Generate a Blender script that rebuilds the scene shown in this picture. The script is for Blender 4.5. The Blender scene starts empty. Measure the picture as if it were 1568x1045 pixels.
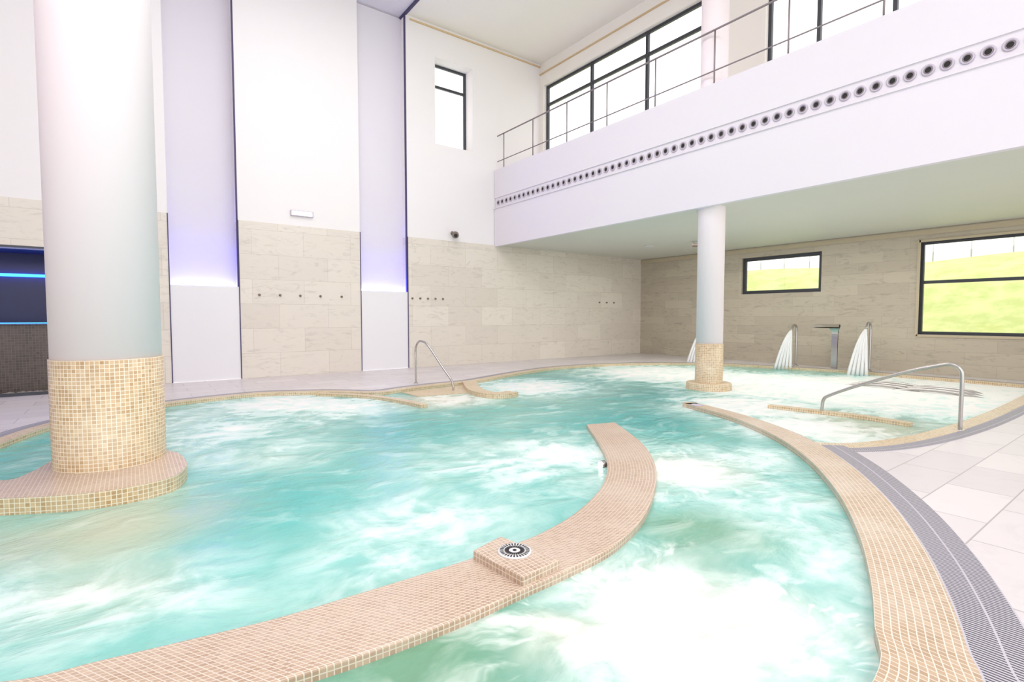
import bpy, math, random
from mathutils import Vector, geometry
random.seed(3)
SC = bpy.context.scene
H = 1.5; F = 790.0; YAW = math.radians(36.5); PIT = math.atan(38/790)
FW = Vector((math.sin(YAW)*math.cos(PIT), math.cos(YAW)*math.cos(PIT), -math.sin(PIT)))
RT = Vector((math.cos(YAW), -math.sin(YAW), 0)); UP = RT.cross(FW)
WZ=-.055
def P(x, y, z=0.0):
    """survey helper: plan position (metres) of a measured point lying on the level z"""
    d = FW + RT*((x-784)/F) - UP*((y-522.5)/F)
    t = (z-H)/d.z
    return Vector((d.x*t, d.y*t))
def V2(*a): return Vector(a)
def smooth(pts, n=8, closed=False):
    out=[]; N=len(pts)
    rng = N if closed else N-1
    for i in range(rng):
        if closed: p0,p1,p2,p3=pts[i-1],pts[i],pts[(i+1)%N],pts[(i+2)%N]
        else: p0,p1,p2,p3=pts[max(i-1,0)],pts[i],pts[i+1],pts[min(i+2,N-1)]
        for k in range(n):
            t=k/n
            out.append(0.5*((2*p1)+(p2-p0)*t+(2*p0-5*p1+4*p2-p3)*t*t+(3*p1-p0-3*p2+p3)*t**3))
    if not closed: out.append(pts[-1].copy())
    return out
def resample(pts, n):
    L=[0]
    for a,b in zip(pts,pts[1:]): L.append(L[-1]+(b-a).length)
    out=[]; j=0
    for i in range(n):
        s=L[-1]*i/(n-1)
        while j<len(L)-2 and L[j+1]<s: j+=1
        t=(s-L[j])/max(L[j+1]-L[j],1e-9)
        out.append(pts[j].lerp(pts[j+1],min(max(t,0),1)))
    return out
def offset(pts, d):
    out=[]
    for i,p in enumerate(pts):
        a=pts[max(i-1,0)]; b=pts[min(i+1,len(pts)-1)]
        t=(b-a).normalized(); out.append(p+Vector((t.y,-t.x))*d)
    return out
# ---------------------------------------------------------------- materials
class NT:
    def __init__(s,name):
        s.m=bpy.data.materials.new(name); s.m.use_nodes=True; s.t=s.m.node_tree
        s.b=s.t.nodes['Principled BSDF']; s.out=s.t.nodes['Material Output']
    def n(s,typ,**kw):
        x=s.t.nodes.new(typ)
        for k,v in kw.items():
            if k.startswith('_'): setattr(x,k[1:],v)
            else: s.put(x,k.replace('_',' '),v)
        return x
    def put(s,x,k,v):
        k=int(k) if isinstance(k,int) or k.isdigit() else k
        if isinstance(v,bpy.types.NodeSocket): s.t.links.new(v,x.inputs[k])
        else: x.inputs[k].default_value=v
    def math(s,op,a,b=0.0,clamp=False):
        x=s.t.nodes.new('ShaderNodeMath'); x.operation=op; x.use_clamp=clamp
        s.put(x,0,a); s.put(x,1,b); return x.outputs[0]
    def mix(s,f,a,b,blend='MIX'):
        x=s.t.nodes.new('ShaderNodeMix'); x.data_type='RGBA'; x.blend_type=blend
        s.put(x,0,f); s.put(x,6,a); s.put(x,7,b); return x.outputs[2]
    def ramp(s,f,a,b,x0=0.0,x1=1.0):
        x=s.t.nodes.new('ShaderNodeMapRange'); x.interpolation_type='SMOOTHSTEP'
        s.put(x,0,f); s.put(x,1,a); s.put(x,2,b); s.put(x,3,x0); s.put(x,4,x1); return x.outputs[0]
    def noise(s,scale,vec=None,detail=3,rough=.5,dist=0):
        x=s.n('ShaderNodeTexNoise',Scale=scale,Detail=detail,Roughness=rough,Distortion=dist)
        if vec is not None: s.put(x,'Vector',vec)
        return x.outputs['Fac']
    def pos(s): return s.t.nodes.new('ShaderNodeNewGeometry').outputs['Position']
    def bump(s,h,strength=.3,dist=.01):
        x=s.n('ShaderNodeBump',Strength=strength,Distance=dist,Height=h)
        s.put(s.b,'Normal',x.outputs[0])
def C(r,g,b): 
    f=lambda c:(c/255/12.92 if c/255<=.04045 else ((c/255+.055)/1.055)**2.4)
    return (f(r),f(g),f(b),1)
def plain(name,col,rough=.5,metal=0,var=.04,scale=6):
    t=NT(name); nz=t.noise(scale,t.pos())
    c2=tuple(max(0,x*(1-var*2)) for x in col[:3])+(1,)
    t.put(t.b,'Base Color',t.mix(nz,col,c2)); t.put(t.b,'Roughness',rough); t.put(t.b,'Metallic',metal)
    return t.m
def emit(name,col,s):
    t=NT(name); t.put(t.b,'Base Color',(0,0,0,1)); t.put(t.b,'Emission Color',col); t.put(t.b,'Emission Strength',s); return t.m
def mosaic(name,c1,c2,mort,size=.034,patch=.3):
    t=NT(name); uv=t.n('ShaderNodeTexCoord').outputs['UV']
    b=t.n('ShaderNodeTexBrick',Scale=1.0,Vector=uv,Color1=c1,Color2=c2,Mortar=mort)
    b.offset=0; b.squash=1
    t.put(b,'Brick Width',size); t.put(b,'Row Height',size); t.put(b,'Mortar Size',.003); t.put(b,'Mortar Smooth',.2); t.put(b,'Bias',0.0)
    nz=t.noise(1.7,t.pos(),4)
    col=t.mix(t.ramp(nz,.4,.7,0,patch),b.outputs['Color'],mort)
    t.put(t.b,'Base Color',col); t.put(t.b,'Roughness',.35)
    inv=t.math('SUBTRACT',1.0,b.outputs['Fac']); t.bump(inv,.35,.004)
    return t.m
def tile(name,axis,c1,c2,mort,w,h,ms=.004,rot=0,rough=.4,vein=.5,mvis=1,offs=.5):
    t=NT(name); sp=t.n('ShaderNodeSeparateXYZ',Vector=t.pos())
    a={'XZ':(0,2),'YZ':(1,2),'XY':(0,1)}[axis]
    cb=t.n('ShaderNodeCombineXYZ',X=sp.outputs[a[0]],Y=sp.outputs[a[1]])
    mp=t.n('ShaderNodeMapping',Vector=cb.outputs[0]); mp.inputs['Rotation'].default_value=(0,0,rot)
    b=t.n('ShaderNodeTexBrick',Scale=1.0,Vector=mp.outputs[0],Color1=c1,Color2=c2,Mortar=mort)
    b.offset=offs
    t.put(b,'Brick Width',w); t.put(b,'Row Height',h); t.put(b,'Mortar Size',ms); t.put(b,'Mortar Smooth',.3)
    st=t.n('ShaderNodeMapping',Vector=t.pos()); st.inputs['Scale'].default_value=(1,1,3.5)
    nz=t.noise(2.2,st.outputs[0],8,.65,1.5)
    v=t.ramp(nz,.5,.72,0,vein)
    dk=tuple(x*.72 for x in c2[:3])+(1,)
    t.put(t.b,'Base Color',t.mix(v,b.outputs['Color'],dk)); t.put(t.b,'Roughness',rough)
    t.bump(t.math('SUBTRACT',1.0,b.outputs['Fac']),.2,.004)
    return t.m
M={}
M['plaster']=plain('plaster_white',C(240,236,236),.75,var=.01,scale=1)
M['plaster_warm']=plain('plaster_warm_white',C(245,240,233),.75,var=.01,scale=1)
M['lilac']=plain('plaster_lilac',C(232,227,234),.7,var=.01,scale=1)
M['recess']=plain('recess_plaster_led_tint',C(227,222,230),.7,var=.01,scale=1)  # violet cast of the LEDs mixed into the plaster colour
M['niche_white']=plain('niche_panel_white',C(236,234,238),.5,var=.01,scale=1)
M['colwhite']=plain('column_white_paint',C(251,240,244),.6,var=.01,scale=1)
M['ceil_low']=plain('lower_ceiling_paint',C(216,217,209),.6,var=.02,scale=.7)
M['tileB']=tile('limestone_tile_back','XZ',C(230,222,211),C(220,211,200),C(200,190,178),1.2,.6,vein=.55)
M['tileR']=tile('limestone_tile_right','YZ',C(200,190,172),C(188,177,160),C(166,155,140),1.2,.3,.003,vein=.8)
M['deck']=tile('deck_tile','XY',C(224,217,218),C(212,205,207),C(176,168,172),.9,.45,.006,rot=.0,rough=.35,vein=.2)
M['mosaic']=mosaic('mosaic_tan',C(200,174,146),C(178,150,120),C(228,218,204))
M['mosaicL']=mosaic('mosaic_sand',C(212,186,146),C(182,150,108),C(236,228,208),.036,.2)
M['mosaicP']=mosaic('mosaic_rose',C(196,170,147),C(176,147,123),C(222,208,193),.03)
M['mosaicD']=mosaic('mosaic_dark',C(84,72,66),C(60,52,48),C(110,100,92),.05)
M['poolfloor']=mosaic('pool_floor_mosaic',C(150,226,214),C(130,214,204),C(180,230,220),.05)
M['steel']=plain('brushed_steel',C(196,192,190),.22,1,var=.03)
M['rail']=plain('rail_grey_metal',C(150,140,142),.4,.5)
M['ring']=plain('nozzle_ring',C(200,192,206),.4)
M['frame']=plain('window_frame_dark',C(64,66,74),.4,.2)
M['dark']=plain('dark_hole',C(24,20,24),.6)
M['wood']=plain('wood_trim',C(216,190,150),.5)
M['beige']=plain('beige_trim',C(200,186,160),.5)
M['camgrey']=plain('camera_housing',C(130,115,105),.4)
M['navy']=plain('niche_navy',C(14,24,84),.35)
M['shadowgap']=plain('shadow_gap_trim',C(66,58,100),.5)
M['led']=emit('led_strip_blue',(.08,.09,1,1),48)
M['led2']=emit('led_strip_cyan',(.02,.14,1,1),8)
M['lamp']=emit('emergency_lamp_diffuser',(1,1,1,1),2.2)
M['uwlamp']=emit('underwater_lamp_lens',(1,.93,.8,1),5)
M['pebble']=plain('pebbles',C(175,168,160),.8,var=.3,scale=40)
M['white']=plain('white_plastic',C(225,225,225),.4)
M['fence']=plain('fence_metal',C(190,195,190),.5)
# grass
t=NT('grass'); nz=t.noise(1.2,t.pos(),8,.7)
t.put(t.b,'Base Color',t.mix(t.ramp(nz,.35,.65),C(190,204,120),C(218,226,152))); t.put(t.b,'Roughness',.9); M['grass']=t.m
# grate
t=NT('gutter_grate'); uv=t.n('ShaderNodeTexCoord').outputs['UV']; sp=t.n('ShaderNodeSeparateXYZ',Vector=uv)
fr=t.math('FRACT',t.math('MULTIPLY',sp.outputs[0],1/.022)); slot=t.math('GREATER_THAN',fr,.5)
ac=t.math('FRACT',t.math('MULTIPLY',sp.outputs[1],1/.13)); rib=t.math('GREATER_THAN',ac,.08); m=t.math('MULTIPLY',slot,rib)
t.put(t.b,'Base Color',t.mix(m,C(196,192,200),C(80,76,88))); t.put(t.b,'Roughness',.5)
t.bump(t.math('SUBTRACT',1.0,m),.6,.006); M['grate']=t.m
# glass
t=NT('window_glass'); g=t.n('ShaderNodeBsdfGlossy',Roughness=.02); tr=t.n('ShaderNodeBsdfTransparent')
mx=t.n('ShaderNodeMixShader'); t.put(mx,0,.06); t.put(mx,1,tr.outputs[0]); t.put(mx,2,g.outputs[0]); t.put(t.out,'Surface',mx.outputs[0]); M['glass']=t.m
# falling water
t=NT('falling_water'); mp=t.n('ShaderNodeMapping',Vector=t.n('ShaderNodeTexCoord').outputs['UV']); mp.inputs['Scale'].default_value=(60,2,1)
nz=t.noise(1.0,mp.outputs[0],3); t.put(t.b,'Base Color',(.97,.98,1,1)); t.put(t.b,'Roughness',.5)
t.put(t.b,'Alpha',t.ramp(nz,.3,.6,.35,.95)); M['fall']=t.m

# ---------------------------------------------------------------- mesh builder
class MB:
    def __init__(s): s.v=[]; s.f=[]; s.m=[]; s.uv=[]; s.sm=[]; s.mats=[]
    def mi(s,mat):
        if mat not in s.mats: s.mats.append(mat)
        return s.mats.index(mat)
    def face(s,idx,uv,mat,sm=False):
        s.f.append(tuple(idx)); s.uv.append(uv); s.m.append(s.mi(mat)); s.sm.append(sm)
    def quad(s,pts,mat,uv=None):
        b=len(s.v); s.v+= [tuple(p) for p in pts]
        s.face(range(b,b+len(pts)),uv or [(p[0],p[1]) for p in pts],mat)
    def box(s,x0,x1,y0,y1,z0,z1,mat):
        x0,x1=sorted((x0,x1)); y0,y1=sorted((y0,y1)); z0,z1=sorted((z0,z1))
        b=len(s.v); s.v+=[(x0,y0,z0),(x1,y0,z0),(x1,y1,z0),(x0,y1,z0),(x0,y0,z1),(x1,y0,z1),(x1,y1,z1),(x0,y1,z1)]
        for q,ax in (((3,2,1,0),(0,1)),((4,5,6,7),(0,1)),((0,1,5,4),(0,2)),((2,3,7,6),(0,2)),((1,2,6,5),(1,2)),((3,0,4,7),(1,2))):
            s.face([b+i for i in q],[(s.v[b+i][ax[0]],s.v[b+i][ax[1]]) for i in q],mat)
        return s
    def lathe(s,prof,o,ax=(0,0,1),n=32,mat='white',sm=True,capa=True,capb=True):
        ax=Vector(ax).normalized(); u=ax.orthogonal().normalized() if abs(ax.z)<.99 else Vector((1,0,0)); w=ax.cross(u); o=Vector(o)
        b=len(s.v); rm=max(p[0] for p in prof); hl=[0]
        for p,q in zip(prof,prof[1:]): hl.append(hl[-1]+math.hypot(p[0]-q[0],p[1]-q[1]))
        for r,h in prof:
            for i in range(n):
                a=2*math.pi*i/n; s.v.append(tuple(o+ax*h+(u*math.cos(a)+w*math.sin(a))*r))
        for j in range(len(prof)-1):
            for i in range(n):
                k=(i+1)%n; a0=2*math.pi*i/n*rm; a1=2*math.pi*(i+1)/n*rm
                s.face((b+j*n+i,b+j*n+k,b+(j+1)*n+k,b+(j+1)*n+i),[(a0,hl[j]),(a1,hl[j]),(a1,hl[j+1]),(a0,hl[j+1])],mat,sm)
        if capa: s.face([b+i for i in range(n)][::-1],[(s.v[b+i][0],s.v[b+i][1]) for i in range(n)][::-1],mat)
        if capb:
            c=b+(len(prof)-1)*n; s.face([c+i for i in range(n)],[(s.v[c+i][0],s.v[c+i][1]) for i in range(n)],mat)
        return s
    def tube(s,pts,r,mat,n=12,flat=1.0):
        pts=[Vector(p) for p in pts]; b=len(s.v); u=None; L=0
        for i,p in enumerate(pts):
            tg=(pts[min(i+1,len(pts)-1)]-pts[max(i-1,0)]).normalized()
            if u is None: u=tg.orthogonal().normalized()
            u=(u-tg*u.dot(tg)).normalized(); w=tg.cross(u)
            rr=r(i/(len(pts)-1)) if callable(r) else r
            for k in range(n):
                a=2*math.pi*k/n; s.v.append(tuple(p+(u*math.cos(a)+w*math.sin(a)*flat)*rr))
        for i in range(len(pts)-1):
            for k in range(n):
                q=(k+1)%n; s.face((b+i*n+k,b+i*n+q,b+(i+1)*n+q,b+(i+1)*n+k),[(k/n,i/10),((k+1)/n,i/10),((k+1)/n,(i+1)/10),(k/n,(i+1)/10)],mat,True)
        s.face([b+k for k in range(n)][::-1],[(0,0)]*n,mat); e=b+(len(pts)-1)*n; s.face([e+k for k in range(n)],[(0,0)]*n,mat)
        return s
    def strip(s,A,B,zt,zb,mat):
        """solid ribbon between plan polylines A and B"""
        n=max(len(A),len(B),2); A=resample(A,n); B=resample(B,n); L=0; b=len(s.v); W=[]
        for i in range(n):
            if i: L+=((A[i]-A[i-1]).length+(B[i]-B[i-1]).length)/2
            W.append((L,(A[i]-B[i]).length))
            s.v+=[(A[i].x,A[i].y,zb),(A[i].x,A[i].y,zt),(B[i].x,B[i].y,zt),(B[i].x,B[i].y,zb)]
        for i in range(n-1):
            p=b+4*i; q=p+4; l0,w0=W[i]; l1,w1=W[i+1]
            s.face((p+1,q+1,q+2,p+2),[(l0,0),(l1,0),(l1,w1),(l0,w0)],mat)
            s.face((p,q,q+1,p+1),[(l0,zb),(l1,zb),(l1,zt),(l0,zt)],mat)
            s.face((p+2,q+2,q+3,p+3),[(l0,zt),(l1,zt),(l1,zb),(l0,zb)],mat)
        for p in (b,b+4*(n-1)):
            s.face((p,p+1,p+2,p+3),[(0,zb),(0,zt),(W[0][1],zt),(W[0][1],zb)],mat)
        return s
    def poly(s,pts,zt,zb,mat,topmat=None):
        """solid slab from closed plan polygon"""
        n=len(pts); b=len(s.v); L=0
        for p in pts: s.v+=[(p.x,p.y,zt),(p.x,p.y,zb)]
        for tri in geometry.tessellate_polygon([[Vector((p.x,p.y,0)) for p in pts]]):
            s.face([b+2*i for i in tri],[(pts[i].x,pts[i].y) for i in tri],topmat or mat)
        for i in range(n):
            k=(i+1)%n; l=(pts[k]-pts[i]).length
            s.face((b+2*i,b+2*k,b+2*k+1,b+2*i+1),[(L,zt),(L+l,zt),(L+l,zb),(L,zb)],mat); L+=l
        return s
    def build(s,name,bevel=0):
        me=bpy.data.meshes.new(name); me.from_pydata(s.v,[],s.f)
        ul=me.uv_layers.new(name='UVMap')
        for pl,u,m,sm in zip(me.polygons,s.uv,s.m,s.sm):
            pl.material_index=m; pl.use_smooth=sm
            for j,li in enumerate(pl.loop_indices): ul.data[li].uv=u[j]
        for m in s.mats: me.materials.append(M[m])
        me.update()
        import bmesh
        bm=bmesh.new(); bm.from_mesh(me); bmesh.ops.recalc_face_normals(bm,faces=bm.faces); bm.to_mesh(me); bm.free()
        o=bpy.data.objects.new(name,me); SC.collection.objects.link(o)
        if bevel:
            md=o.modifiers.new('bevel','BEVEL'); md.width=bevel; md.segments=2; md.limit_method='ANGLE'
        return o

# ---------------------------------------------------------------- room
Y0=13.8; XR=16.7; ZL=3.78; ZC=10.0; XW=11.4; XB=9.5
XL=-8
w=MB()
def tileseg(x0,x1,z0=0,z1=ZL): w.box(x0,x1,Y0-.02,Y0+.5,z0,z1,'tileB')
tileseg(XL,-.4,2.85,ZL); tileseg(-.4,.73); tileseg(2.12,5.08); tileseg(6.47,XR+.3)
for a,b in ((XL,.73),(2.12,5.08),(6.47,7.4),(8.7,XW+.3)): w.box(a,b,Y0,Y0+.5,ZL,ZC,'plaster')
w.box(7.4,8.7,Y0,Y0+.5,ZL,6.6,'plaster'); w.box(7.4,8.7,Y0,Y0+.5,9.1,ZC,'plaster')
w.box(.73,2.12,Y0+.42,Y0+.5,0,ZC,'recess'); w.box(5.08,6.47,Y0+.3,Y0+.5,0,ZC,'recess')
w.box(.74,2.11,Y0-.01,Y0+.24,0,2.2,'niche_white'); w.box(5.09,6.46,Y0-.01,Y0+.14,0,2.2,'niche_white')
w.box(.78,2.07,Y0+.28,Y0+.38,2.10,2.15,'led'); w.box(5.13,6.42,Y0+.17,Y0+.27,2.10,2.15,'led')
# dark bathing niche on the left
w.box(XL,-.4,15.3,15.4,0,2.9,'navy'); w.box(XL,-.4,Y0+.5,15.4,2.85,2.95,'navy'); w.box(-.5,-.4,Y0+.5,15.3,0,2.85,'navy')
w.build('wall_back')
t=MB()
for x in (.73,2.12,5.08,6.47): t.box(x-.010,x+.010,Y0-.03,Y0,0,ZL,'shadowgap')
for x in (2.12,6.47): t.box(x-.03,x+.0,Y0-.012,Y0+.06,2.2,ZC,'shadowgap')  # dark strips stand in for shade on the right recess jambs
t.box(XL,-.4,Y0-.03,Y0-.01,2.83,2.87,'frame')
t.build('jamb_shade_trim')
c=MB(); c.box(XL+.01,-.5,Y0-.1,Y0+.45,0,1.33,'mosaicD'); c.box(XL+.01,-.48,Y0-.14,Y0+.48,1.33,1.37,'mosaicD')
c.build('mosaic_counter')
c=MB(); c.box(XL+.01,-.6,15.22,15.29,2.35,2.41,'led2'); c.box(XL+.01,-.5,Y0-.16,Y0-.141,1.36,1.375,'led2')
c.build('niche_led_strip')
# pebbles bed
c=MB()
for i in range(420):
    x=random.uniform(-3.6,-.45); y=random.uniform(Y0-.5,Y0-.15); r=random.uniform(.025,.05)
    c.lathe([(r*.55,0),(r,r*.35),(r*.8,r*.8),(r*.2,r)],(x,y,0.0),n=6,mat='pebble')
c.box(-3.7,-.4,Y0-.58,Y0-.54,0,.06,'frame'); c.build('pebble_bed')

w=MB()   # right window wall
def wy(y0,y1,z0,z1): w.box(XR,XR+.35,y0,y1,z0,z1,'tileR')
wy(-5,14.3,0,1.02); wy(-5,14.3,3.45,ZL)
wy(9.5,14.3,1.02,3.45); wy(6.98,9.5,1.02,2.24); wy(4.6,6.98,1.02,3.45); wy(-5,-1.0,1.02,3.45)
w.build('wall_right')
c=MB(); c.box(XR-.03,XR,-5,Y0-.02,3.62,ZL-.03,'beige')
for y in (4.6,-1.0): c.box(XR-.03,XR,y-.03,y+.03,.98,3.49,'beige')
for z in (.99,3.46): c.box(XR-.03,XR,-1,4.6,z-.03,z+.03,'beige')
c.build('trim_2')
w=MB()   # upper gallery wall
w.box(XW,XW+.3,-5,14.3,5.1,6.3,'plaster_warm'); w.box(XW,XW+.3,-5,14.3,9.25,ZC,'plaster_warm')
w.box(XW,XW+.3,13.62,14.3,6.3,9.25,'plaster_warm'); w.box(XW,XW+.3,6.05,6.95,6.3,9.25,'plaster_warm'); w.box(XW,XW+.3,-5,-4,6.3,9.25,'plaster_warm')
w.build('wall_gallery')
c=MB(); c.box(6.6,XW-.02,Y0-.04,Y0,ZC-.12,ZC-.08,'wood'); c.box(XW-.04,XW,-5,Y0,9.63,9.67,'wood'); c.build('trim_3')
w=MB(); w.box(XL-.3,XL,-5,14.3,0,ZC,'plaster'); w.build('wall_left')
c=MB(); c.box(XL-.3,6.45,-5,14.3,ZC+.05,ZC+.3,'lilac'); c.box(6.5,XW+.3,-5,14.3,ZC,ZC+.3,'plaster_warm'); c.box(6.44,6.5,-5,14.3,ZC-.02,ZC+.3,'shadowgap')
c.build('ceiling')
c=MB(); c.box(XB+.13,XR+.35,-5,Y0-.02,ZL-.0,ZL+.15,'ceil_low')
c.lathe([(.16,0),(.16,.03),(.1,.03)],(13.6,10.9,ZL-.03),n=20,mat='white'); c.build('ceiling_lower')
# balcony front
c=MB()
c.box(XB,XB+.12,-5,Y0-.02,ZL-.04,4.95,'lilac'); c.box(XB+.03,XB+.12,-5,Y0-.02,4.95,5.27,'lilac'); c.box(XB-.0,XB+.12,-5,Y0-.02,5.27,6.15,'lilac')
c.box(XB-.03,XB,-5,Y0-.02,4.93,4.955,'lilac'); c.box(XB+.12,XW,-5,Y0-.02,4.98,5.09,'plaster')
c.build('balcony')
c=MB(); y=13.6
while y>-1:
    c.lathe([(.084,0),(.084,.018),(.072,.026),(.062,.024),(.054,.010)],(XB+.03,y,5.11),(-1,0,0),20,'ring',capb=False)
    c.lathe([(.054,.0),(.054,.014),(.042,.02),(.040,.004)],(XB+.03,y,5.11),(-1,0,0),16,'rail',capb=False)
    c.lathe([(.040,.0),(.040,.012)],(XB+.03,y,5.11),(-1,0,0),14,'dark')
    y-=.22
c.build('air_nozzle_row')
# railing
c=MB()
c.tube([(XB+.06,-4.8,7.22),(XB+.06,Y0-.1,7.22)],.02,'rail',8); c.tube([(XB+.06,-4.8,6.42),(XB+.06,Y0-.1,6.42)],.014,'rail',8)
y=13.35
while y>-4.8:
    c.tube([(XB+.06,y,6.15),(XB+.06,y,7.22)],.016,'rail',8); c.lathe([(.04,0),(.04,.012)],(XB+.06,y,6.15),n=12,mat='rail'); y-=1.45
c.build('balcony_railing')
# windows
def win_x(name,x,ys,zs,fr=.05,dep=.08,mat='frame',glass=True):
    c=MB(); y0,y1=min(ys),max(ys); z0,z1=min(zs),max(zs)
    for y in ys:
        a=min(max(y,y0+fr/2),y1-fr/2); c.box(x,x+dep,a-fr/2,a+fr/2,z0,z1,mat)
    for z in zs:
        a=min(max(z,z0+fr/2),z1-fr/2); c.box(x+.005,x+dep-.005,y0,y1,a-fr/2,a+fr/2,mat)
    if glass: c.box(x+dep/2,x+dep/2+.006,y0,y1,z0,z1,'glass')
    return c.build(name)
win_x('window_1',XR+.1,[6.98,9.5],[2.24,3.45],.11)
win_x('window_2',XR+.1,[-1.0,.6,2.2,4.6],[1.02,2.39,3.45],.08)
win_x('window_3',XW+.12,[13.62,11.5,9.4,6.95],[6.3,8.62,9.25],.08)
win_x('window_4',XW+.12,[6.05,5.0,3.68,1.9,.1,-2,-4],[6.3,8.62,9.25],.07)
c=MB(); yy=Y0+.40; f=.07
for x in (7.4+f/2,8.7-f/2): c.box(x-f/2,x+f/2,yy,yy+.07,6.6,9.1,'frame')
for z in (6.6+f/2,8.45,9.1-f/2): c.box(7.4,8.7,yy+.005,yy+.065,z-f/2,z+f/2,'frame')
c.box(7.4,8.7,yy+.03,yy+.035,6.6,9.1,'glass'); c.build('window_5')

# ---------------------------------------------------------------- pool plan
A_px=[(1338,1045),(1339,960),(1333,890),(1315,820),(1282,755),(1236,703),(1185,668),(1120,640),(1048,619)]
A=[V2(-2.2,4.2),V2(-1.9,2.8),V2(-1.1,1.6),V2(0,.95),V2(1.2,.72)]+[P(*p) for p in A_px]
As=smooth(A,10)
iJ=min(range(len(As)),key=lambda i:(As[i]-P(1200,677)).length)
B_px=[(1215,676),(1250,679),(1300,680),(1360,674),(1420,662),(1480,644),(1530,624),(1568,606),(1592,598),(1590,592),(1560,590),(1500,585),(1400,577),(1300,569),(1200,563),(1100,558),(1000,557),(920,559),(850,564),(795,572),(757,579),(722,585),(680,589),(630,595),(575,602),(500,601),(440,602),(390,604),(320,611),(255,619),(170,632),(80,653),(0,681)]
B=[P(*p) for p in B_px]+[V2(-1.75,7.1),V2(-2.15,5.8),V2(-2.2,4.2)]
Bs=smooth(B,6)
outline=As[:iJ]+Bs[:-1]
# deck with opening
rect=[V2(XL,-5),V2(XR,-5),V2(XR,Y0-.02),V2(XL,Y0-.02)]
polys=[[Vector((p.x,p.y,0)) for p in rect],[Vector((p.x,p.y,0)) for p in outline]]
allp=rect+outline
c=MB(); c.v=[(p.x,p.y,0) for p in allp]
for tri in geometry.tessellate_polygon(polys): c.face(tri,[(allp[i].x,allp[i].y) for i in tri],'deck')
c.build('floor')
# water surface and basin
t=NT('pool_water')
pos=t.pos()
def warp(scale,amt,detail=2,src=None):
    src=src or pos
    n1=t.n('ShaderNodeTexNoise',Scale=scale,Detail=detail,Vector=src)
    ofs=t.n('ShaderNodeVectorMath',_operation='SUBTRACT'); t.put(ofs,0,n1.outputs['Color']); ofs.inputs[1].default_value=(.5,.5,.5)
    sc=t.n('ShaderNodeVectorMath',_operation='SCALE'); t.put(sc,0,ofs.outputs[0]); sc.inputs['Scale'].default_value=amt
    wp=t.n('ShaderNodeVectorMath',_operation='ADD'); t.put(wp,0,src); t.put(wp,1,sc.outputs[0]); return wp.outputs[0]
wB=warp(1.6,.6,3); wpos=warp(.8,.9)
def blobs(lst,q=1.0):
    acc=None
    for x,y,r,s in lst:
        p=P(x,y,WZ)
        d=t.n('ShaderNodeVectorMath',_operation='DISTANCE'); t.put(d,0,wB); d.inputs[1].default_value=(p.x,p.y,WZ)
        v=t.ramp(d.outputs['Value'],0,r*q,s,0.0)
        acc=v if acc is None else t.math('MAXIMUM',acc,v)
    return acc
foam_glowB=blobs([(1000,930,.85,1.2),(920,985,.5,1.15),(1150,940,.8,1.05),(1060,1030,.85,1.15),(1230,990,.6,.95),(1240,850,.7,.75),(1190,780,.85,.75),(1050,722,.85,1.25),(1140,700,.9,.8),(862,965,.35,1.25),  # jet foam, plus underwater-lamp glow painted in as strong white blobs
 (780,715,1.4,.9),(855,695,1.05,1.15),(660,800,1.1,.85),(590,860,.7,.85),(720,860,.6,.65),(430,618,1.9,1.35),(345,662,1.5,.95),(520,622,1.6,1.2),(410,690,1.3,.6),(150,935,.75,.6),(60,925,.8,.7),(290,900,.7,.6),(500,900,.5,.4),
 (1020,572,3.4,1.6),(815,592,2.0,1.4),(1350,600,4.0,2.4),(1200,590,3.6,2.1),(1480,594,3.2,2.4),(1150,622,2.0,1.4),(1230,655,1.5,1.3),(700,612,1.1,1.0)],1.2)
greenB=blobs([(640,1040,1.0,1),(1080,820,.65,.9),(560,985,.6,.6),(150,830,.8,.3)],1.2)
creamB=blobs([(180,805,1.0,.8),(60,830,.8,.7),(1330,655,1.6,.7),(680,612,1.2,.9),(1050,720,.8,.7),(1050,940,.9,.7),(150,900,.7,.4),(870,970,.4,.8)],1.2)  # cream shallows, plus warm underwater-lamp glow painted in
deepB=blobs([(860,580,2.6,.9),(640,655,1.8,.7),(430,760,1.2,.7),(960,640,1.6,.8),(1010,605,1.8,.7),(330,850,.6,.4)],1.2)
st=t.n('ShaderNodeMapping',Vector=wpos); st.inputs['Rotation'].default_value=(0,0,.6); st.inputs['Scale'].default_value=(1.0,2.0,1)
s1=t.noise(1.7,st.outputs[0],6,.55,.2); s2=t.noise(5.0,wpos,5,.58,.2); s3=t.noise(.9,wpos,3)
# feathery streaks thrown outward from each jet
def radial(x,y,R,k=4.5):
    p=P(x,y,WZ)
    sb=t.n('ShaderNodeVectorMath',_operation='SUBTRACT'); t.put(sb,0,wB); sb.inputs[1].default_value=(p.x,p.y,WZ)
    nm=t.n('ShaderNodeVectorMath',_operation='NORMALIZE'); t.put(nm,0,sb.outputs[0])
    ln=t.n('ShaderNodeVectorMath',_operation='LENGTH'); t.put(ln,0,sb.outputs[0]); r=ln.outputs['Value']
    sp=t.n('ShaderNodeSeparateXYZ',Vector=nm.outputs[0])
    cb=t.n('ShaderNodeCombineXYZ',X=t.math('MULTIPLY',sp.outputs[0],k),Y=t.math('MULTIPLY',sp.outputs[1],k),Z=t.math('MULTIPLY',r,1.8))
    n=t.noise(1.4,cb.outputs[0],4,.55,.2)
    ring=t.math('MULTIPLY',t.ramp(r,R*.5,R,1.0,0.0),t.ramp(r,R*.15,R*.5,0.0,1.0))
    return t.math('MULTIPLY',t.ramp(n,.40,.68),ring)
rad=t.math('MAXIMUM',radial(1040,990,1.7,3.6),t.math('MULTIPLY',radial(1050,722,1.4,3.2),.8))
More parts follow.
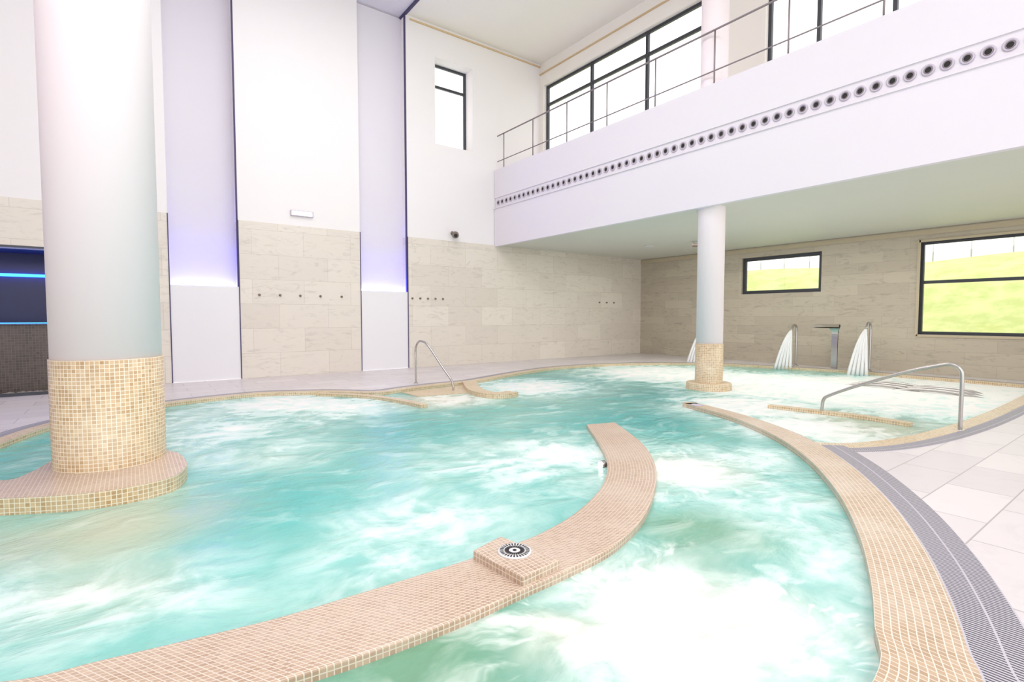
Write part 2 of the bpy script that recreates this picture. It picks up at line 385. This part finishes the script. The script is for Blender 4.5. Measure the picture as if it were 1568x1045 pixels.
rad=t.math('MAXIMUM',rad,t.math('MULTIPLY',radial(830,700,2.2,2.6),.5)); rad=t.math('MAXIMUM',rad,t.math('MULTIPLY',radial(430,625,2.8,3.6),.8))
cloud=t.ramp(t.math('ADD',t.math('MULTIPLY',s1,.6),t.math('MULTIPLY',s2,.4)),.36,.64)
foam_glow=t.math('MULTIPLY',foam_glowB,t.math('ADD',.2,t.math('MULTIPLY',cloud,.85)),clamp=True)
dense=t.ramp(foam_glowB,.55,1.2,0,.95)     # boiling cores and painted lamp glow are almost continuous
foam_glow=t.math('MAXIMUM',foam_glow,t.math('MULTIPLY',dense,t.ramp(s2,.3,.6,.62,1.0)))
foam_glow=t.math('MAXIMUM',foam_glow,t.math('MULTIPLY',rad,.8))
thin=t.math('MULTIPLY',t.ramp(s1,.5,.72),.35)
foam_glow=t.math('MAXIMUM',foam_glow,thin)
base=t.mix(t.ramp(s3,.3,.7),C(128,218,210),C(172,232,222))
base=t.mix(deepB,base,C(86,204,204))
base=t.mix(greenB,base,C(134,186,152)); base=t.mix(creamB,base,C(230,228,202))
col=t.mix(foam_glow,base,(.90,.895,.875,1))
t.put(t.b,'Base Color',col); t.put(t.b,'Roughness',t.math('ADD',t.math('MULTIPLY',foam_glow,.45),.08)); t.put(t.b,'IOR',1.33)
t.put(t.b,'Specular IOR Level',t.math('SUBTRACT',.5,t.math('MULTIPLY',foam_glow,.42)))
hgt=t.math('ADD',s1,t.math('MULTIPLY',s2,.35)); t.bump(hgt,.42,.08)
tr=t.n('ShaderNodeBsdfTransparent'); t.put(tr,'Color',(.75,.97,.9,1)); mx=t.n('ShaderNodeMixShader')
t.put(mx,0,t.math('ADD',t.math('MULTIPLY',foam_glow,.5),.72,clamp=True)); t.put(mx,1,tr.outputs[0]); t.put(mx,2,t.b.outputs[0]); t.put(t.out,'Surface',mx.outputs[0])
M['water']=t.m
c=MB(); c.v=[(p.x,p.y,WZ) for p in outline]
for tri in geometry.tessellate_polygon([[Vector((p.x,p.y,0)) for p in outline]]): c.face(tri,[(outline[i].x,outline[i].y) for i in tri],'water')
c.build('pool_water')
c=MB(); c.v=[(p.x,p.y,-1.1) for p in outline]
for tri in geometry.tessellate_polygon([[Vector((p.x,p.y,0)) for p in outline]]): c.face(tri,[(outline[i].x,outline[i].y) for i in tri],'poolfloor')
c.build('pool_floor')
# edge bands
def side(pts,ref_inside):
    i=len(pts)//2; o=offset(pts,.1)
    return 1 if (o[i]-ref_inside).length>(pts[i]-ref_inside).length else -1
sa=side(As[60:100],P(1000,850)); sb=side(Bs[60:120],P(1150,600))
c=MB()
Ao=offset(As,.34*sa)
c.strip(As[:iJ+4],Ao[:iJ+4],.012,-1.1,'mosaic')
tong=As[iJ+3:]; wd=[.34*(1-.35*i/len(tong)) for i in range(len(tong))]
to=[offset(As,d*sa)[iJ+3+i] for i,d in enumerate(wd)]
c.strip(tong,to,.012,-1.1,'mosaic')
e=(tong[-1]+to[-1])/2; c.lathe([(.125,-1.1),(.125,.012)],(e.x,e.y,0),n=24,mat='mosaic')
c.build('pool_curb')
c=MB(); c.strip(Ao[:iJ],offset(As,.60*sa)[:iJ],.010,-.05,'grate'); c.build('gutter_grate')
Bo=offset(Bs,.2*sb); Bo2=offset(Bs,.38*sb)
c=MB(); c.strip(Bs[3:],Bo[3:],.009,-1.1,'mosaicL'); c.build('pool_curb')
c=MB(); c.strip(Bo[3:],Bo2[3:],.006,-.05,'grate'); c.build('gutter_grate')
# curved divider
up=[V2(-2.15,3.75),V2(-1.2,3.35)]+[P(*p) for p in [(0,1043),(150,1011),(300,976),(430,944),(560,905),(680,868),(760,842),(830,815),(890,778),(926,735),(926,695),(898,650)]]
lo=[V2(-2.05,2.9),V2(-1.0,2.6)]+[P(*p) for p in [(300,1085),(420,1045),(560,1000),(700,948),(800,903),(870,872),(945,832),(992,780),(1005,720),(985,680),(942,647)]]
U=resample(smooth(up,10),110); Lw=resample(smooth(lo,10),110)
c=MB(); c.strip(U,Lw,0.0,-1.1,'mosaicP'); c.build('pool_divider',.012)
blk=[P(x,y,.06) for x,y in [(724,843),(766,821),(858,857),(800,884)]]
c=MB(); c.poly(blk,.06,-1.1,'mosaicP'); c.build('drain_plinth',.01)
dc=P(788,845,.06)
c=MB(); R=.105; z=.06
c.lathe([(R,0),(R,.006),(R*.9,.008)],(dc.x,dc.y,z),n=40,mat='white')
for k in range(28):
    a=2*math.pi*k/28
    for r0,r1 in ((.035,.062),(.068,.092)):
        d=Vector((math.cos(a),math.sin(a))); q=Vector((-d.y,d.x)); hw=.0038
        pts=[dc+d*r0-q*hw,dc+d*r1-q*hw*1.4,dc+d*r1+q*hw*1.4,dc+d*r0+q*hw]
        c.quad([(p.x,p.y,z+.0095) for p in pts],'dark')
c.lathe([(.012,0),(.012,.003)],(dc.x,dc.y,z+.008),n=12,mat='dark')
c.build('drain_cover')
e3=P(1067,622); c=MB(); c.lathe([(.1,0),(.1,.01),(.07,.014)],(e3.x,e3.y,.012),n=24,mat='ring'); c.build('overflow_cap')
lp=P(921,712,-.03); lax=-RT*.8-FW*.6; c=MB(); c.lathe([(.04,-.04),(.04,.01),(.034,.015)],(lp.x,lp.y,-.03),lax,20,'steel',capb=False); c.lathe([(.034,0.0),(.034,.018),(.02,.026)],(lp.x,lp.y,-.03),lax,20,'uwlamp'); c.build('underwater_lamp')
# left step ledge, stub and steps
c=MB(); a=smooth([P(*p) for p in [(490,601),(560,604),(610,610),(655,619)]],8); c.strip(a,offset(a,.14),.0,-1.1,'mosaicL'); c.build('step_side_ledge')
c=MB(); a=smooth([P(*p) for p in [(728,585),(738,597),(760,603),(775,601)]],8); c.strip(a,offset(a,.3),.03,-1.1,'mosaicL'); c.build('step_side_ledge')
c=MB(); c.poly([P(x,y,-.045) for x,y in [(615,601),(715,589),(732,601),(640,607)]],-.045,-1.1,'mosaicL')
c.poly([P(x,y,-.065) for x,y in [(640,607),(732,601),(745,612),(676,626)]],-.065,-1.1,'mosaicL'); c.build('pool_steps')
c=MB(); a=smooth([P(*p) for p in [(1180,619),(1250,627),(1320,635),(1398,647)]],8); c.strip(a,offset(a,.14),.0,-1.1,'mosaicL'); c.build('step_side_ledge')
c=MB(); c.poly([P(x,y,-.065) for x,y in [(1265,634),(1395,651),(1385,665),(1290,672),(1240,660)]],-.065,-1.1,'mosaicL'); c.build('pool_steps')
# bubbling lounger rims at the far right
for (x,y) in ((1350,592),(1430,600)):
    p=P(x,y,-.04); c=MB()
    for k in range(3):
        q=[Vector((p.x-.15+.35*k,p.y-.9+.1*k,-.10)),Vector((p.x-.15+.35*k,p.y-.4,-.02)),Vector((p.x-.15+.35*k,p.y+.2,-.01)),Vector((p.x-.15+.35*k,p.y+.7,-.09))]
        c.tube(smooth(q,6),.03,'steel',8)
    c.build('massage_lounger')

# ---------------------------------------------------------------- columns
def column(x,y,r,zs,base):
    c=MB(); c.lathe([(r+.012,-1.1),(r+.012,zs)],(x,y,0),n=72,mat='mosaicL')
    c.lathe([(r,zs),(r,ZC)],(x,y,0),n=72,mat='colwhite')
    if base=='round': c.lathe([(.46,-1.1),(.46,.07),(.44,.09),(r,.09)],(x,y,0),n=48,mat='mosaicL')
    else:
        pts=smooth(base,6,True); c.poly(pts,.08,-1.1,'mosaicL','mosaicP')
    c.build('column')
bp=[P(x,y,.08) for x,y in [(262,691),(283,703),(284,716),(262,731),(200,746),(120,757),(0,764),(-110,768)]]+[V2(-1.9,5.9),V2(-2.1,6.6),V2(-1.5,6.85)]+[P(x,y,.08) for x,y in [(0,736),(50,722)]]+[V2(-.55,7.0),V2(-.1,7.0)]
column(-.18,6.4,.435,1.1,bp)
column(9.92,6.33,.27,.92,'round')

# ---------------------------------------------------------------- handrails
def rail3(ctrl,n=8): return smooth([Vector(p) for p in ctrl],n)
c=MB(); c.tube(rail3([(5.1,10.5,0),(5.1,10.5,.5),(5.1,10.5,.78),(5.12,10.42,.92),(5.15,10.3,.95),(5.2,10.1,.86),(5.28,9.6,.42),(5.33,9.33,.18),(5.34,9.27,.05),(5.34,9.27,-.2)]),.022,'steel'); c.lathe([(.05,0),(.05,.012)],(5.1,10.5,0),n=20,mat='steel'); c.build('handrail')
c=MB(); c.tube(rail3([(8.77,3.6,-.2),(8.77,3.6,.0),(8.77,3.58,.18),(8.77,3.48,.27),(8.75,3.1,.46),(8.74,2.5,.72),(8.74,2.2,.82),(8.74,2.02,.86),(8.74,1.92,.8),(8.74,1.9,.65),(8.74,1.9,.3),(8.74,1.9,0)]),.024,'steel'); c.lathe([(.055,0),(.055,.012)],(8.74,1.9,0),n=20,mat='steel'); c.build('handrail')
# fountains
def spout(x,y,h=1.22):
    c=MB(); c.tube(rail3([(x,y,0),(x,y,h*.6),(x,y,h*.9),(x-.06,y,h*1.0),(x-.18,y,h*1.01),(x-.3,y,h*.9)]),.032,'steel'); c.lathe([(.07,0),(.07,.02)],(x,y,0),n=20,mat='steel')
    for k in (-2,-1,0,1,2):
        c.tube([( x-.3-(.5+.04*k)*s, y+k*.09*s, h*.9-.35*s-(h*.9-.28)*s*s) for s in [i/12 for i in range(13)]],lambda q:.014+.03*q,'fall',8)
    c.build('water_spout')
spout(16.15,7.4); spout(16.1,5.45,1.3); spout(15.6,10.0,1.2)
c=MB(); x,y=16.15,6.35
prof=rail3([(x,y,0),(x,y,.6),(x-.0,y,1.05),(x-.12,y,1.24),(x-.4,y,1.28),(x-.7,y,1.2)],6); n=len(prof)
for i in range(n-1):
    wa=.08+.3*max(0,(i/(n-1)-.4)/.6); wb=.08+.3*max(0,((i+1)/(n-1)-.4)/.6); p,q=prof[i],prof[i+1]
    for o in (0,.03):
        c.quad([(p.x+o,p.y-wa,p.z-o),(q.x+o,q.y-wb,q.z-o),(q.x+o,q.y+wb,q.z-o),(p.x+o,p.y+wa,p.z-o)],'steel')
c.build('water_blade')
# small wall items
c=MB(); c.box(3.3,3.85,Y0-.06,Y0,4.02,4.16,'ring'); c.box(3.33,3.82,Y0-.075,Y0-.06,4.04,4.14,'lamp'); c.build('emergency_light',.01)
c=MB(); c.lathe([(.06,0),(.06,.03),(.03,.05)],(7.95,Y0,4.02),(0,-1,0),20,'camgrey'); c.tube([(7.95,Y0-.04,4.02),(7.95,Y0-.18,4.0)],.02,'camgrey')
c.lathe([(.08,-.02),(.10,.04),(.10,.16),(.07,.22)],(8.0,Y0-.1,3.98),(-.5,-1,-.35),20,'camgrey'); c.lathe([(.06,0),(.055,.01)],(8.0-.09,Y0-.1-.18,3.98-.065),(-.5,-1,-.35),16,'dark'); c.build('security_camera')
c=MB(); c.lathe([(.05,0),(.05,.06),(.03,.08)],(13.9,9.4,ZL-.08),n=16,mat='white'); c.lathe([(.09,0),(.1,.08)],(13.9,9.4,ZL-.16),n=16,mat='camgrey'); c.build('ceiling_speaker')
c=MB()
for x in (2.55,3.02,3.5,4.0,4.55,6.6,6.85,7.1,7.35,7.6,14.3,14.7,15.1):
    c.lathe([(.03,0),(.03,.02),(.018,.03),(.015,.06)],(x,Y0-.02,2.02),(0,-1,0),12,'camgrey')
c.build('massage_jet_row')
# exterior
c=MB(); nx,ny=24,40
g=[[None]*(ny+1) for _ in range(nx+1)]
for i in range(nx+1):
    for j in range(ny+1):
        x=17.3+i*22/nx; y=-10+j*50/ny; s=min(1,i/14); z=-.2+4.3*(s*s*(3-2*s))+.12*math.sin(y*.5)+random.uniform(-.03,.03)
        g[i][j]=len(c.v); c.v.append((x,y,z))
for i in range(nx):
    for j in range(ny): c.face((g[i][j],g[i+1][j],g[i+1][j+1],g[i][j+1]),[(0,0)]*4,'grass',True)
c.build('grass_hill')
c=MB()
for j in range(24): c.tube([(31,-6+j*1.4,3.9),(31,-6+j*1.4,5.6)],.03,'fence',6)
c.tube([(31,-6,5.55),(31,26.2,5.55)],.02,'fence',6); c.build('perimeter_fence')

# ---------------------------------------------------------------- light
wd=bpy.data.worlds.new('World'); SC.world=wd; wd.use_nodes=True
bg=wd.node_tree.nodes['Background']; bg.inputs[0].default_value=(1,.99,.985,1); bg.inputs[1].default_value=1.8
def area(name,loc,rot,sx,sy,e,col):
    l=bpy.data.lights.new(name,'AREA'); l.shape='RECTANGLE'; l.size=sx; l.size_y=sy; l.energy=e; l.color=col
    o=bpy.data.objects.new(name,l); o.location=loc; o.rotation_euler=rot; SC.collection.objects.link(o)
area('ceiling_fill',(3,8,9.8),(0,0,0),5,5,320,(1,.97,.95))  # added fill light over the hall, no real fixture
area('ceiling_fill',(2,1,9.8),(0,0,0),5,5,210,(1,.97,.96))  # second added overhead fill, nearer the camera
area('under_balcony_fill',(13,7,3.7),(0,0,0),3,8,170,(1,.97,.92))  # added fill to brighten the area below the balcony
area('hall_fill',(-2,-4,5.5),(Vector((3,9,1.5))-Vector((-2,-4,5.5))).to_track_quat('-Z','Y').to_euler(),3,2,210,(1,.965,.965))  # unseen fill added behind the camera for column and water
area('recess_uplight',(1.42,Y0+.36,2.2),(math.pi,0,0),1.25,.08,12,(.05,.06,1))
area('recess_uplight',(5.78,Y0+.25,2.2),(math.pi,0,0),1.25,.06,12,(.05,.06,1))
# camera
cd=bpy.data.cameras.new('Camera'); cd.sensor_width=36; cd.lens=36*F/1568; cd.clip_end=200
co=bpy.data.objects.new('Camera',cd); SC.collection.objects.link(co)
co.location=(0,0,H); co.rotation_euler=FW.to_track_quat('-Z','Y').to_euler(); SC.camera=co
SC.view_settings.view_transform='Standard'; SC.view_settings.exposure=0.0
